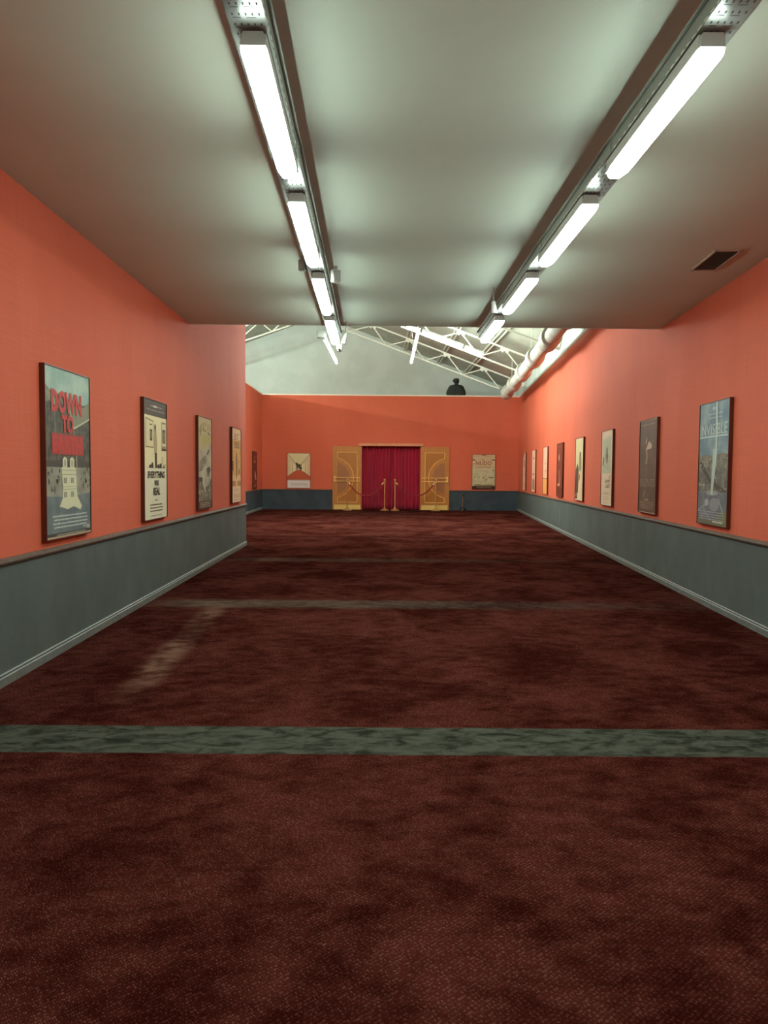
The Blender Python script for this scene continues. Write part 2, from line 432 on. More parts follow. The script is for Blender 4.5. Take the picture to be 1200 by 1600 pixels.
for (y, L), pl in zip(((2.85, 1.16), (4.43, 1.26), (6.13, 1.25), (7.78, 1.26)), PLs):
    luminaire((-.451, y, ZT-.095), 0, L, 'bright white batten light in the left row, %s' % pl)
for (y, L), pl in zip(((2.81, 1.14), (4.40, 1.20), (6.04, 1.21), (7.67, 1.14)), PLs):
    luminaire((1.213-RZ*y, y, ZT-.095), RZ, L, 'bright white batten light in the right row, %s' % pl)
for x, y, lb in ((-.451, 1.1, 'lit batten light of the left row above the camera'), (1.225, 1.1, 'lit batten light of the right row above the camera'),
                 (-.451, -.45, 'added unseen batten light behind the camera, continuing the left row'), (1.21, -.45, 'added unseen batten light behind the camera, continuing the right row')):  # unseen pair behind the camera is added to brighten the near room
    luminaire((x, y, ZT-.095), 0, 1.27, lb)

def hanging_tube(loc, d, L, label, n=1, chain=.6, group='bare tube battens in the hall', tm=None):
    """batten with bare tube; d = unit direction"""
    t = thing('tube_light', label, 'tube light', loc, 0, group)
    d = Vector(d).normalized(); side = d.cross(Vector((0, 0, 1))).normalized(); u = side.cross(d)
    l1 = L/n
    for k in range(n):
        a = d*(k*l1+.02); b = d*((k+1)*l1-.02)
        bm = B(); tube(bm, [a-u*.03, b-u*.03], .026, 10); obj('tube', bm, tm or TUBE, t, True)
        for p in (a, b):
            bm = B(); tube(bm, [p-u*.03-d*.02, p-u*.03+d*.02], .03, 8); obj('end_holder', bm, CAPG, t)
    bm = B(); tube(bm, [d*0+u*.03, d*L+u*.03], .035, square=True); obj('batten', bm, CAPG, t)
    for f in (.12, .88):
        p = d*(L*f)+u*.05; bm = B(); tube(bm, [p, p+Vector((0, 0, chain))], .005, 5); obj('suspension_rod', bm, CHROME, t)
    return t
def rod(x): return roof_z(x)-.0
hanging_tube((-1.07, 16.5, 4.30), (.028, 1, 0), 3.55, 'bare tube light hanging in the hall just beyond the left tray end', 2, roof_z(-1.)-4.35)
hanging_tube((.93, 15.2, 4.32), (.018, 1, 0), 4.75, 'bare tube light hanging lengthwise in the hall, crossing below the bright sloping row', 3, roof_z(.95)-4.37)
dx = Vector((1, 0, -.367)).normalized()
for k, (x0, L) in enumerate(((.40, .92), (1.3, 1.18), (2.44, .55))):
    hanging_tube((x0, 20.1, ch_lo(x0)+.07), dx, L, ('upper', 'middle', 'lowest short')[k]+' tube light of the bright row sloping along the roof truss', 1, .12, 'bright tubes sloping along the truss', SOFT)
for x, y, w_ in ((-6.2, 11.0, 'nearest'), (-6.2, 16.0, 'middle'), (-6.2, 21.5, 'farthest')):
    hanging_tube((x, y, 4.5), (0, 1, 0), 3.0, 'tube light hanging behind the left red partition, %s of three' % w_, 2, roof_z(x)-4.62, 'tubes behind the left partition')
dl = Vector((1, 0, .344)).normalized()
for Y, w_ in ((20.1, 'farthest'), (16.25, 'middle'), (12.5, 'nearest')):  # unseen rows added to brighten the gable and far wall
    hanging_tube((-7.4, Y, ch_lo(-7.4)+.07), dl, 3.0, 'added tube light row out of view on the left roof slope, %s of three' % w_, 2, .12, 'added unseen tubes on the left roof slope')

# small fittings on the trays
def spot(loc, aim, r, L, label, name='spotlight', cat='spotlight'):
    t = thing(name, label, cat, loc)
    a = Vector(aim).normalized()
    bm = B(); tube(bm, [Vector((0, 0, 0)), a*L*.8, a*L], [r*.8, r, r*1.08], 14); obj('shell', bm, CAMW, t, True)
    bm = B(); tube(bm, [a*L, a*(L+.004)], r*.85, 14); obj('lens', bm, BLACK, t)
    bm = B(); tube(bm, [a*L*.3, Vector((0, 0, .1)), Vector((0, 0, .14))], .008, 6); obj('bracket', bm, CHROME, t)
spot((-.315, 8.80, 2.95), (-.25, .1, -.9), .028, .12, 'small white spotlight at the far end of the left tray')
spot((1.155, 7.25, 2.98), (.1, .0, -1), .026, .11, 'small white spotlight on the inner side of the right tray')
def speaker(loc, rot, s, label, m):
    t = thing('wall_speaker', label, 'speaker', loc, rot)
    bm = B(); box(bm, -s[0]/2, s[0]/2, -s[1]/2, s[1]/2, -s[2]/2, s[2]/2, bev=.012); obj('cabinet', bm, m, t, True)
    bm = B(); box(bm, -s[0]/2+.008, s[0]/2-.008, -s[1]/2-.004, -s[1]/2+.002, -s[2]/2+.008, s[2]/2-.008); obj('grille', bm, PERF, t)
    bm = B(); box(bm, -.01, .01, -.01, .01, s[2]/2-.01, s[2]/2+.03); obj('bracket', bm, PERF, t)
speaker((-.31, 6.2, 2.93), .5, (.07, .06, .1), 'small pale box speaker on the right side of the left tray', CAMW)
speaker((-.572, 6.1, 2.985), -.3, (.06, .05, .09), 'small grey box speaker on the left side of the left tray', PERF)
t = thing('junction_box', 'white junction box beside the last light of the left row', 'junction box', (-.60, 8.7, 2.92))
bm = B(); box(bm, -.045, .045, -.05, .05, -.04, .04, bev=.006); obj('casing', bm, CAMW, t)
bm = B(); box(bm, -.04, .04, -.055, -.05, -.035, .035); obj('lid', bm, CAPG, t)
t = thing('security_camera', 'little white dome camera hanging at the far end of the left tray', 'security camera', (-.405, 9.1, 2.83))
bm = B(); lathe(bm, [(.004, -.045), (.025, -.04), (.038, -.02), (.042, 0), (.042, .04), (.03, .05)], 18); obj('shell', bm, CAMW, t, True)
bm = B(); tube(bm, [(0, -.03, -.02), (0, -.045, -.026)], .014, 12); obj('lens', bm, BLACK, t)
bm = B(); tube(bm, [(0, 0, .05), (0, -.05, ZT-2.83)], .01, 8); obj('bracket', bm, CAPG, t)

# ceiling vent
t = thing('ceiling_vent', 'dark rectangular ventilation grille in the ceiling near the right wall', 'vent', (2.845, 6.265, ZC), -.085)
bm = B()
for a in ((-.105, -.09, -.29, .29), (.09, .105, -.29, .29), (-.105, .105, -.29, -.272), (-.105, .105, .272, .29)): box(bm, a[0], a[1], a[2], a[3], -.012, 0)
obj('rim', bm, VENTF, t)
bm = B(); box(bm, -.092, .092, -.275, .275, -.002, -.0005)
for k in range(22):
    y = -.262+.025*k; box(bm, -.09, .09, y-.004, y+.004, -.009, -.002)
obj('slats', bm, VENTM, t)

# duct along the right wall
t = thing('air_duct', 'fat white wrapped air duct running high along the right wall', 'air duct', (0, 0, 0))
def dpt(y, off=.60, z=3.955): return Vector((XR(y)-off, y, z))
joints = [9.6, 11.9, 14.2, 16.5, 18.9, 21.3, 23.4, 24.55]
for a, b in zip(joints, joints[1:]):
    bm = B(); n = 6
    P = [dpt(a+(b-a)*k/n) for k in range(n+1)]
    tube(bm, P, [.148]*7, 20); obj('duct_section', bm, DUCT, t, True)
    # wrapped cuff with a pointed flap
    bm = B(); seg = 20; rows = []
    ax = (dpt(b)-dpt(a)).normalized(); sd = ax.cross(Vector((0, 0, 1))).normalized(); uu = sd.cross(ax)
    for off, rr in ((-.02, .152), (.02, .205), (.52, .205)):
        ring = []
        for k in range(seg):
            an = 2*pi*k/seg; sag = .16*cos(an+.9) if off > .3 else (.1*cos(an+.9) if off > 0 else 0)
            ring.append(bm.verts.new(dpt(a) + ax*(off+sag) + (sd*cos(an)+uu*sin(an))*rr))
        rows.append(ring)
    for i in range(2):
        for k in range(seg): bm.faces.new([rows[i][k], rows[i][(k+1) % seg], rows[i+1][(k+1) % seg], rows[i+1][k]])
    rows3 = [bm.verts.new(dpt(a) + ax*(.50+.16*cos(2*pi*k/seg+.9)) + (sd*cos(2*pi*k/seg)+uu*sin(2*pi*k/seg))*.146) for k in range(seg)]
    for k in range(seg): bm.faces.new([rows[2][k], rows[2][(k+1) % seg], rows3[(k+1) % seg], rows3[k]])
    obj('cuff', bm, DUCT, t, True)
    bm = B(); ring = [dpt(a) + ax*(.52+.16*cos(2*pi*k/seg+.9)) + (sd*cos(2*pi*k/seg)+uu*sin(2*pi*k/seg))*.203 for k in range(seg)]
    tube(bm, ring+[ring[0]], .006, 6); obj('cuff_shade_ring', bm, mat('grey_cuff_shade', (120, 112, 98), .7), t, True)  # dark ring paints the shade under the cuff's far edge
for y in (12.5, 17.5, 22.3):
    p = dpt(y); bm = B(); tube(bm, [(p.x, p.y, p.z+.14), (p.x, p.y, roof_z(p.x))], .006, 5); obj('hanger', bm, STEEL, t)

# ------------------------------------------------------------------ posters
PW, PH = .784, 1.184
def txt_mesh(s, bold=0.0):
    tc = bpy.data.curves.new('lettering', 'FONT'); tc.body = s; tc.offset = bold; tc.resolution_u = 3
    ob = bpy.data.objects.new('lettering', tc); COL.objects.link(ob)
    dg = bpy.context.evaluated_depsgraph_get(); me = bpy.data.meshes.new_from_object(ob.evaluated_get(dg))
    bpy.data.objects.remove(ob, do_unlink=True)
    return me
class Art:
    def __init__(s, seed=1): s.bm = B(); s.mats = []; s.r = random.Random(seed); s.k = 0
    def mi(s, c):
        m = c if not isinstance(c, tuple) else mat('ink_%d_%d_%d' % c, c, .55, 0, .3)
        if m not in s.mats: s.mats.append(m)
        return s.mats.index(m)
    def P(s, u, v): return ((u-.5)*PW, (v-.5)*PH)
    def poly(s, pts, c, l=1):
        vs_ = []; s.k += 1
        for u, v in pts:
            x, z = s.P(u, v); vs_.append(s.bm.verts.new((x, -.0006*l-4e-6*s.k, z)))
        f = s.bm.faces.new(vs_); f.material_index = s.mi(c)
    def rect(s, u0, v0, u1, v1, c, l=1): s.poly([(u0, v0), (u1, v0), (u1, v1), (u0, v1)], c, l)
    def ell(s, u, v, ru, rv, c, l=2, n=18, rot=0):
        pts = []
        for k in range(n):
            a = 2*pi*k/n; x, y = ru*cos(a)*PW, rv*sin(a)*PH
            pts.append((u+(x*cos(rot)-y*sin(rot))/PW, v+(x*sin(rot)+y*cos(rot))/PH))
        s.poly(pts, c, l)
    def line(s, u0, v0, u1, v1, w, c, l=3):
        dx_, dy_ = (u1-u0)*PW, (v1-v0)*PH; L = sqrt(dx_*dx_+dy_*dy_) or 1; nx, ny = -dy_/L*w/2, dx_/L*w/2
        s.poly([(u0+nx/PW, v0+ny/PH), (u1+nx/PW, v1+ny/PH), (u1-nx/PW, v1-ny/PH), (u0-nx/PW, v0-ny/PH)], c, l)
    def text(s, body, u0, v0, u1, v1, c, l=5, bold=.02, shear=0.0):
        me = txt_mesh(body, bold); xs = [p.co.x for p in me.vertices]; ys = [p.co.y for p in me.vertices]
        x0, x1, y0, y1 = min(xs), max(xs), min(ys), max(ys); k = s.mi(c)
        vs_ = []
        for p in me.vertices:
            fu = (p.co.x-x0)/(x1-x0); fv = (p.co.y-y0)/(y1-y0)
            x, z = s.P(u0+(u1-u0)*(fu+shear*(fv-.5)), v0+(v1-v0)*fv); vs_.append(s.bm.verts.new((x, -.0006*l-4e-6*s.k, z)))
        for f in me.polygons:
            try: s.bm.faces.new([vs_[i] for i in f.vertices]).material_index = k
            except Exception: pass
        bpy.data.meshes.remove(me)
    def small(s, u0, v0, u1, rows, c, dv=.014, h=.007, l=4, fill=.85):
        """rows of print too fine to read in the photograph"""
        for r in range(rows):
            u = u0 + (s.r.random()*.03 if r else 0); v = v0-r*dv; e = u1-(s.r.random()*.05)
            while u < e:
                w_ = .008+s.r.random()*.03
                s.rect(u, v, min(u+w_, e), v+h*(.7+.3*s.r.random()), c, l); u += w_/fill
    def specks(s, u0, v0, u1, v1, n, ru, rv, cols, l=3):
        for _ in range(n):
            u = s.r.uniform(u0, u1); v = s.r.uniform(v0, v1)
            s.ell(u, v, ru*s.r.uniform(.4, 1), rv*s.r.uniform(.4, 1), s.r.choice(cols), l, 7)
def poster(art, label, loc, rz, border=None):
    t = thing('framed_poster', label, 'poster', loc, rz, 'framed film posters on the red walls')
    bm = B(); W, Hh, D, lip = .80, 1.20, .038, .007
    for a in ((-W/2, -W/2+lip, -Hh/2, Hh/2), (W/2-lip, W/2, -Hh/2, Hh/2), (-W/2+lip, W/2-lip, -Hh/2, -Hh/2+lip), (-W/2+lip, W/2-lip, Hh/2-lip, Hh/2)):
        box(bm, a[0], a[1], -D, 0, a[2], a[3])
    obj('frame', bm, FRAME, t)
    bm = B(); box(bm, -W/2+lip, W/2-lip, -D+.008, -.002, -Hh/2+lip, Hh/2-lip); obj('backing_board', bm, FRAME, t)
    o = obj('print', art.bm, art.mats, t, loc=(0, -D+.0075, 0))
    # prints face the room whatever recalc did
    me = o.data
    bmx = bmesh.new(); bmx.from_mesh(me)
    for f in bmx.faces:
        f.normal_update()
        if f.normal.y > 0: f.normal_flip()
    bmx.to_mesh(me); bmx.free()
    return t
ZP = 1.44
def on_left(y0, x=XL): return (x, y0+.4, ZP), pi/2
def on_right(y0):
    y = y0+.42; return (XR(y), y, ZP), -pi/2-math.atan(RB)

# --- left wall 1: house sculpture in a square
a = Art(11)
a.rect(0, 0, 1, 1, noisy('print_plaza', (96, 92, 80), (128, 124, 108), 9), 0)
a.poly([(0, .86), (0, 1), (1, 1), (1, .80), (.8, .82), (.3, .85)], noisy('print_teal_sky', (142, 172, 158), (176, 196, 176), 5), 1)
a.poly([(0, .9), (.14, .85), (.2, .8), (0, .78)], (132, 128, 104), 1)
a.poly([(0, .79), (.28, .83), (.5, .74), (1, .84), (1, .45), (0, .45)], noisy('print_dark_facade', (66, 64, 54), (98, 94, 80), 16), 2)
a.poly([(0, .86), (.25, .84), (.32, .76), (.1, .80)], (146, 142, 116), 2)
a.poly([(.5, .80), (.62, .66), (1, .73), (1, .85), (.85, .80)], (138, 136, 112), 3)
a.line(.5, .79, .62, .66, .012, (196, 190, 158), 4); a.line(.62, .66, 1, .735, .012, (196, 190, 158), 4)
a.line(.62, .66, .62, .5, .008, (170, 166, 140), 4); a.line(.2, .82, .2, .5, .005, (170, 166, 140), 4)
for k in range(9): a.line(.04+.11*k, .46, .04+.11*k, .62, .006, (120, 116, 100), 3)
a.rect(0, .40, 1, .46, (78, 75, 62), 2.2)
a.rect(0, .24, 1, .42, noisy('print_paving', (136, 134, 118), (158, 154, 136), 10), 2.5)
a.poly([(0, 0), (1, 0), (1, .26), (.5, .24), (0, .25)], noisy('print_blue_grey_paving', (100, 112, 112), (118, 128, 124), 6), 3)
a.specks(.0, .28, .28, .42, 26, .014, .022, [(48, 46, 40), (74, 70, 60), (150, 140, 122)], 4)
a.specks(.76, .3, 1, .42, 26, .014, .022, [(48, 46, 40), (74, 70, 60), (150, 140, 122)], 4)
WH = (214, 210, 174); WD = (168, 166, 138)
a.poly([(.31, .53), (.66, .53), (.67, .50), (.30, .50)], (110, 112, 100), 4)
a.line(.30, .535, .67, .535, .012, (190, 188, 160), 5); a.line(.665, .53, .68, .30, .012, (180, 178, 150), 5)
for u in (.40, .56):
    a.poly([(u-.05, .41), (u+.05, .41), (u+.05, .47), (u, .485), (u-.05, .47)], WH, 5); a.ell(u, .445, .024, .024, WD, 6)
a.poly([(.32, .42), (.65, .42), (.66, .30), (.68, .24), (.78, .18), (.75, .155), (.66, .17), (.58, .18), (.45, .165), (.33, .18), (.27, .185), (.34, .235), (.35, .30)], WH, 5)
for vv in (.40, .375, .30, .285): a.rect(.33, vv, .655, vv+.004, WD, 6)
for u in (.40, .56):
    for vv in (.335, .25): a.rect(u-.035, vv-.012, u+.035, vv+.022, (150, 150, 126), 6); a.rect(u-.002, vv-.012, u+.002, vv+.022, WH, 7)
RI = (196, 62, 54)
a.text('DOWN', .12, .74, .80, .875, RI, 7, .05); a.text('TO', .34, .625, .60, .735, RI, 7, .05)
a.text('EARTH', .14, .505, .80, .61, RI, 7, .05)
a.rect(.12, .495, .84, .62, mat('ink_red_wash', (168, 58, 50), .6), 6)
a.small(.12, .125, .92, 4, (196, 204, 196), .022, .010, 6)
a.small(.80, .045, .97, 1, (200, 206, 196), l=6); a.rect(.9, .03, .97, .055, (176, 170, 150), 6)
a.rect(0, .012, 1, .03, (66, 66, 60), 5); a.rect(0, 0, 1, .012, (184, 160, 130), 5)
a.small(.2, .016, .9, 1, (170, 168, 150), l=7)
(l, r) = on_left(5.05)
poster(a, 'poster on the left wall with DOWN TO EARTH in red above a leaning white house', l, r)

# --- left wall 2: EVERYTHING WAS REAL
a = Art(12)
CR = (232, 216, 168); INK = (40, 34, 26)
a.rect(0, 0, 1, 1, (226, 218, 186), 0)
a.rect(0, .87, 1, 1, (72, 60, 46), 1)
a.small(.28, .95, .8, 1, (190, 180, 160), l=3); a.small(.12, .915, .9, 1, (160, 150, 130), l=3)
a.rect(.4, .945, .56, .96, (214, 204, 184), 3)
a.rect(0, .43, 1, .87, CR, 1)
a.poly([(.06, .85), (.40, .83), (.40, .60), (.06, .60)], (150, 136, 92), 2); a.poly([(.08, .835), (.38, .82), (.38, .612), (.08, .612)], (226, 210, 162), 3)
a.rect(.22, .79, .34, .80, (96, 84, 56), 4); a.rect(.24, .66, .34, .755, (70, 58, 38), 4); a.rect(.27, .68, .30, .74, (170, 156, 116), 5)
a.rect(.76, .60, .97, .835, (150, 136, 96), 2); a.rect(.78, .625, .96, .82, (222, 208, 162), 3); a.rect(.80, .65, .94, .77, (84, 66, 44), 4); a.rect(.85, .655, .90, .75, (170, 150, 112), 5)
a.rect(.76, .585, .97, .602, (52, 40, 26), 4)
a.ell(.47, .775, .035, .03, (70, 58, 40), 5); a.poly([(.43, .75), (.52, .75), (.55, .66), (.54, .55), (.44, .55), (.42, .66)], (176, 156, 112), 4)
a.poly([(.45, .56), (.54, .56), (.54, .432), (.46, .432)], (66, 52, 30), 5)
for u, h in ((.24, .03), (.33, .05), (.6, .035), (.7, .045), (.86, .03)): a.poly([(u-.05, .432), (u+.06, .432), (u+.04, .432+h), (u-.03, .432+h*.8)], (60, 50, 32), 4)
a.line(.76, .45, .79, .53, .008, (86, 76, 44), 4); a.ell(.88, .455, .06, .012, (188, 172, 124), 5)
a.text('EVERYTHING', .14, .345, .90, .405, INK, 5, .035, .04); a.text('WAS', .42, .28, .62, .33, INK, 5, .035, .08); a.text('REAL', .37, .20, .68, .265, INK, 5, .035, .06)
a.small(.44, .155, .58, 1, (96, 88, 74), l=4)
for k in range(3): a.small(.24, .115-.026*k, .82, 1, (112, 104, 88), h=.011, l=4)
a.small(.26, .022, .8, 1, (90, 82, 70), h=.010, l=4, fill=.35)
(l, r) = on_left(7.22)
poster(a, 'cream poster on the left wall with EVERYTHING WAS REAL in black capitals', l, r)

# --- left wall 3: falling papers over ruins
a = Art(13)
a.rect(0, 0, 1, 1, noisy('print_grey_cloud', (176, 168, 140), (206, 198, 168), 5), 0)
a.poly([(0, .64), (0, 1), (1, 1), (1, .74), (.5, .66)], noisy('print_yellow_haze', (196, 184, 112), (206, 180, 136), 6), 1)
for u, v_, h in ((.12, .86, .07), (.2, .88, .09), (.36, .9, .1), (.52, .93, .05), (.7, .9, .07), (.86, .9, .06)): a.rect(u, v_-h/2, u+.05, v_+h/2, (150, 128, 66), 2)
for u, v_, h in ((.1, .78, .08), (.3, .76, .1), (.44, .75, .12), (.58, .78, .1), (.74, .8, .1)): a.rect(u, v_-h/2, u+.07, v_+h/2, (186, 178, 96), 2)
a.line(.1, .86, .2, .80, .02, (92, 78, 40), 3); a.line(.36, .875, .58, .85, .014, (110, 96, 50), 3); a.line(.7, .85, .9, .82, .015, (64, 54, 34), 3)
a.poly([(0, .40), (.1, .52), (.55, .60), (.62, .52), (.3, .42)], noisy('print_smoke', (132, 126, 106), (160, 152, 128), 8), 2)
a.line(.62, .60, .82, .65, .03, (84, 78, 60), 4); a.rect(.68, .60, .8, .66, (166, 160, 132), 3)
a.poly([(.6, .44), (.82, .47), (.92, .43), (.8, .385), (.64, .40)], (84, 78, 62), 4); a.ell(.74, .38, .1, .03, (130, 124, 102), 3)
a.poly([(0, 0), (0, .36), (.28, .34), (.3, .28), (.42, .22), (.5, .17), (.62, .24), (.8, .27), (.92, .33), (1, .32), (1, 0)], noisy('print_ruins', (104, 98, 80), (150, 142, 118), 14), 3)
a.rect(.04, .3, .3, .345, (74, 68, 54), 4)
for k in range(22): a.rect(random.uniform(0, .9), random.uniform(.06, .2), random.uniform(.05, .95), random.uniform(.06, .2), (0, 0, 0), 0) if False else a.ell(a.r.uniform(.03, .97), a.r.uniform(.07, .24), .05*a.r.random()+.01, .02, a.r.choice([(84, 78, 64), (176, 168, 142), (124, 116, 96)]), 4, 6)
a.rect(0, 0, 1, .085, (84, 66, 50), 4); a.small(.1, .062, .92, 3, (206, 190, 166), .02, .009, 6)
(l, r) = on_left(9.45)
poster(a, 'grey and yellow poster on the left wall with a dark block falling over ruins', l, r)

# --- left wall 4: ochre poster
a = Art(14)
a.rect(0, 0, 1, 1, (246, 206, 158), 0)
a.rect(.0, .36, 1, .85, noisy('print_ochre', (226, 170, 90), (236, 186, 110), 4), 1)
OC = (150, 112, 54)
a.text('BUT', .25, .845, .75, .93, (176, 136, 88), 3, .02); a.text('FREE', .22, .745, .82, .82, OC, 3, .03)
a.rect(.2, .735, .82, .742, OC, 3)
a.poly([(.45, .66), (.53, .64), (.55, .55), (.53, .40), (.50, .32), (.45, .33), (.43, .5)], (112, 70, 38), 3); a.ell(.48, .655, .035, .02, (112, 70, 38), 4)
for v_ in (.46, .50, .54): a.ell(.10, v_, .06, .014, (96, 62, 34), 3)
a.rect(.05, .42, .18, .55, (190, 138, 72), 2); a.ell(.75, .5, .1, .065, (178, 124, 62), 3); a.ell(.75, .5, .08, .052, (234, 186, 116), 4); a.rect(.66, .38, .86, .44, (186, 136, 70), 3)
a.rect(.04, .22, .38, .29, (200, 142, 76), 2); a.rect(.6, .22, .96, .29, (200, 142, 76), 2); a.rect(0, .0, 1, .215, (248, 214, 176), 2)
a.small(.36, .165, .66, 1, (160, 130, 104), l=4); a.small(.2, .1, .86, 3, (176, 146, 118), .018, .007, 4); a.small(.12, .03, .9, 1, (170, 136, 110), l=4)
(l, r) = on_left(11.73)
poster(a, 'narrow-looking ochre and cream poster, last on the near left wall before its corner', l, r)

# --- recess: dark red poster
a = Art(15)
a.rect(0, 0, 1, 1, noisy('print_dark_red', (104, 32, 16), (120, 42, 22), 5), 0)
a.rect(.4, .86, 1, .875, (190, 96, 74), 2)
a.poly([(.3, .76), (.5, .77), (.62, .70), (.45, .69)], (222, 150, 124), 2); a.rect(.3, .79, .5, .84, (160, 84, 62), 2)
a.poly([(.4, .44), (.62, .45), (.8, .30), (.85, .24), (.66, .23), (.45, .34)], (228, 152, 124), 2); a.ell(.55, .46, .08, .03, (206, 128, 104), 3)
a.poly([(.1, .06), (.6, .13), (.9, .15), (.8, .08), (.4, .04)], (160, 84, 66), 2)
poster(a, 'dark red poster on the recessed left wall near its far corner', (XRC, 24.05, ZP-.02), pi/2)

# --- far wall left: white corridor with leaping figure
a = Art(16)
VX, VY = .5, .58
WALLc = (214, 190, 150)
a.rect(0, 0, 1, 1, (228, 214, 204), 0)
a.poly([(0, 1), (1, 1), (.62, .70), (.38, .70)], (222, 208, 160), 1)
a.poly([(0, 1), (.38, .70), (.38, .52), (0, .33)], WALLc, 1); a.poly([(1, 1), (.62, .70), (.62, .52), (1, .33)], WALLc, 1)
a.rect(.38, .52, .62, .70, (176, 164, 124), 1)
a.poly([(0, .33), (.38, .515), (.62, .515), (1, .33), (1, .24), (0, .24)], (192, 88, 54), 1)
a.line(0, 1, .38, .70, .012, (120, 100, 62), 2); a.line(1, 1, .62, .70, .012, (120, 100, 62), 2); a.line(0, .33, .38, .515, .008, (130, 70, 44), 2); a.line(1, .33, .62, .515, .008, (130, 70, 44), 2)
for s_ in (-1, 1):
    for uu_, h0, h1 in ((.33, .42, .74), (.24, .46, .71), (.19, .48, .70), (.16, .49, .69)):
        u = .5+s_*uu_; a.rect(u-.02, h0, u+.02, h1, (240, 220, 172), 3); a.rect(u-s_*.03-.008, h0, u-s_*.03+.008, h1, (140, 128, 88), 2)
BR = (62, 50, 22)
a.ell(.42, .715, .035, .018, BR, 4); a.poly([(.34, .715), (.42, .72), (.47, .68), (.6, .67), (.56, .6), (.62, .57), (.6, .53), (.57, .5), (.55, .55), (.47, .62), (.44, .56), (.4, .56), (.42, .64), (.37, .67)], BR, 4)
a.poly([(.53, .62), (.66, .58), (.65, .565), (.55, .585)], BR, 5)
a.rect(0, .222, 1, .235, (120, 44, 26), 3)
a.small(.14, .12, .9, 3, (176, 180, 172), .022, .014, 3); a.rect(.86, .05, .88, .07, (60, 60, 56), 4); a.small(.66, .18, .96, 1, (200, 180, 170), l=3)
poster(a, 'poster on the far wall showing a white corridor with a leaping dark figure', (-2.533, YF, 1.425), 0)

# --- far wall right: EL NUDO GORDIANO
a = Art(17)
a.rect(0, 0, 1, 1, noisy('print_parchment', (216, 178, 142), (204, 178, 134), 5), 0)
a.rect(0, .08, 1, .62, noisy('print_pale_green_relief', (190, 176, 138), (206, 196, 154), 7), 1)
BN = (132, 72, 44)
a.small(.14, .955, .84, 1, (140, 118, 92), l=3); a.rect(0, .83, .13, .86, (112, 72, 46), 2); a.rect(.84, .83, 1, .86, (112, 72, 46), 2); a.rect(0, .735, .12, .745, (126, 84, 54), 2); a.rect(0, .745, .13, .81, (238, 186, 146), 2)
a.text('EL', .42, .83, .53, .88, BN, 4, .0); a.text('NUDO', .15, .70, .84, .81, BN, 4, .01); a.text('GORDIANO', .14, .61, .86, .665, (156, 110, 72), 4, .0)
a.rect(.26, .565, .74, .58, (236, 196, 150), 3)
for k in range(14):
    an = k*.55; rr = .10+.012*k
    a.line(.5+rr*cos(an)*1.2, .33+rr*sin(an)*.8, .5+rr*cos(an+.5)*1.2, .33+rr*sin(an+.5)*.8, .012, (148, 138, 104) if k % 2 else (220, 208, 168), 3)
a.ell(.5, .33, .05, .035, (160, 148, 112), 4); a.ell(.6, .27, .09, .008, (96, 84, 60), 4, rot=.5)
a.ell(.12, .34, .07, .01, (104, 84, 58), 3); a.ell(.85, .33, .1, .012, (96, 74, 50), 3); a.ell(.92, .55, .04, .015, (110, 80, 54), 3)
a.poly([(.05, .08), (.1, .13), (.25, .15), (.5, .12), (.7, .14), (.95, .13), (.98, .08)], (140, 126, 96), 3)
a.rect(0, 0, 1, .085, (58, 40, 26), 3); a.small(.18, .05, .88, 2, (140, 122, 92), .02, .012, 4); a.rect(.4, .975, .6, 1, (150, 110, 80), 2)
poster(a, 'parchment coloured poster titled EL NUDO GORDIANO on the far wall', (3.85, YF, 1.43), 0)

# --- right wall, from the camera outward
a = Art(21)   # blue sky with beam over a town square
a.rect(0, 0, 1, 1, noisy('print_blue_sky', (104, 126, 136), (146, 164, 162), 3.5), 0)
a.poly([(0, .40), (0, .56), (.2, .58), (.5, .56), (.8, .585), (1, .57), (1, .40)], noisy('print_hill_town', (104, 98, 80), (136, 128, 108), 16), 1)
a.rect(0, .0, 1, .46, noisy('print_roofs', (94, 88, 76), (126, 118, 104), 13), 1)
a.poly([(0, .5), (.1, .52), (.42, .38), (1, .27), (1, .23), (.4, .34)], (74, 68, 56), 2)
a.rect(0, 0, 1, .27, noisy('print_violet_grey_square', (98, 98, 104), (118, 118, 118), 7), 3)
a.ell(.58, .165, .16, .055, (136, 136, 136), 4)
a.line(.2, .13, .55, .0, .01, (156, 156, 152), 4); a.line(.7, .22, .95, .06, .02, (150, 150, 142), 4); a.line(.0, .1, .3, .17, .015, (150, 150, 156), 4); a.ell(.32, .18, .07, .03, (160, 162, 166), 5); a.ell(.5, .26, .2, .02, (150, 148, 140), 4)
a.specks(.02, .27, .98, .54, 70, .03, .012, [(150, 142, 122), (80, 76, 64), (166, 158, 138), (110, 104, 90)], 3)
a.poly([(.44, .245), (.50, .245), (.58, .60), (.56, 1), (.62, 1), (.64, .60), (.52, .245)], (186, 194, 182), 5)
a.poly([(.45, .245), (.51, .245), (.66, .62), (.5, .62)], (174, 186, 176), 4)
WT = (192, 204, 196)
a.text('INVISIBLE', .04, .735, .95, .825, WT, 6, .0); a.rect(.02, .715, .97, .727, WT, 6); a.small(.3, .90, .8, 2, (160, 180, 184), .03, .012, 5); a.ell(.5, .95, .05, .015, (170, 188, 192), 5)
a.rect(.0, .0, 1, .035, (110, 104, 84), 5); a.poly([(.6, 0), (1, 0), (1, .13), (.8, .1)], (112, 112, 78), 5)
a.small(.04, .10, .95, 4, (168, 168, 166), .02, .007, 6); a.small(.55, .022, .9, 1, (220, 214, 196), h=.012, l=7)
(l, r) = on_right(6.76)
poster(a, 'blue-grey poster with a pale beam over a town square, nearest on the right wall', l, r)

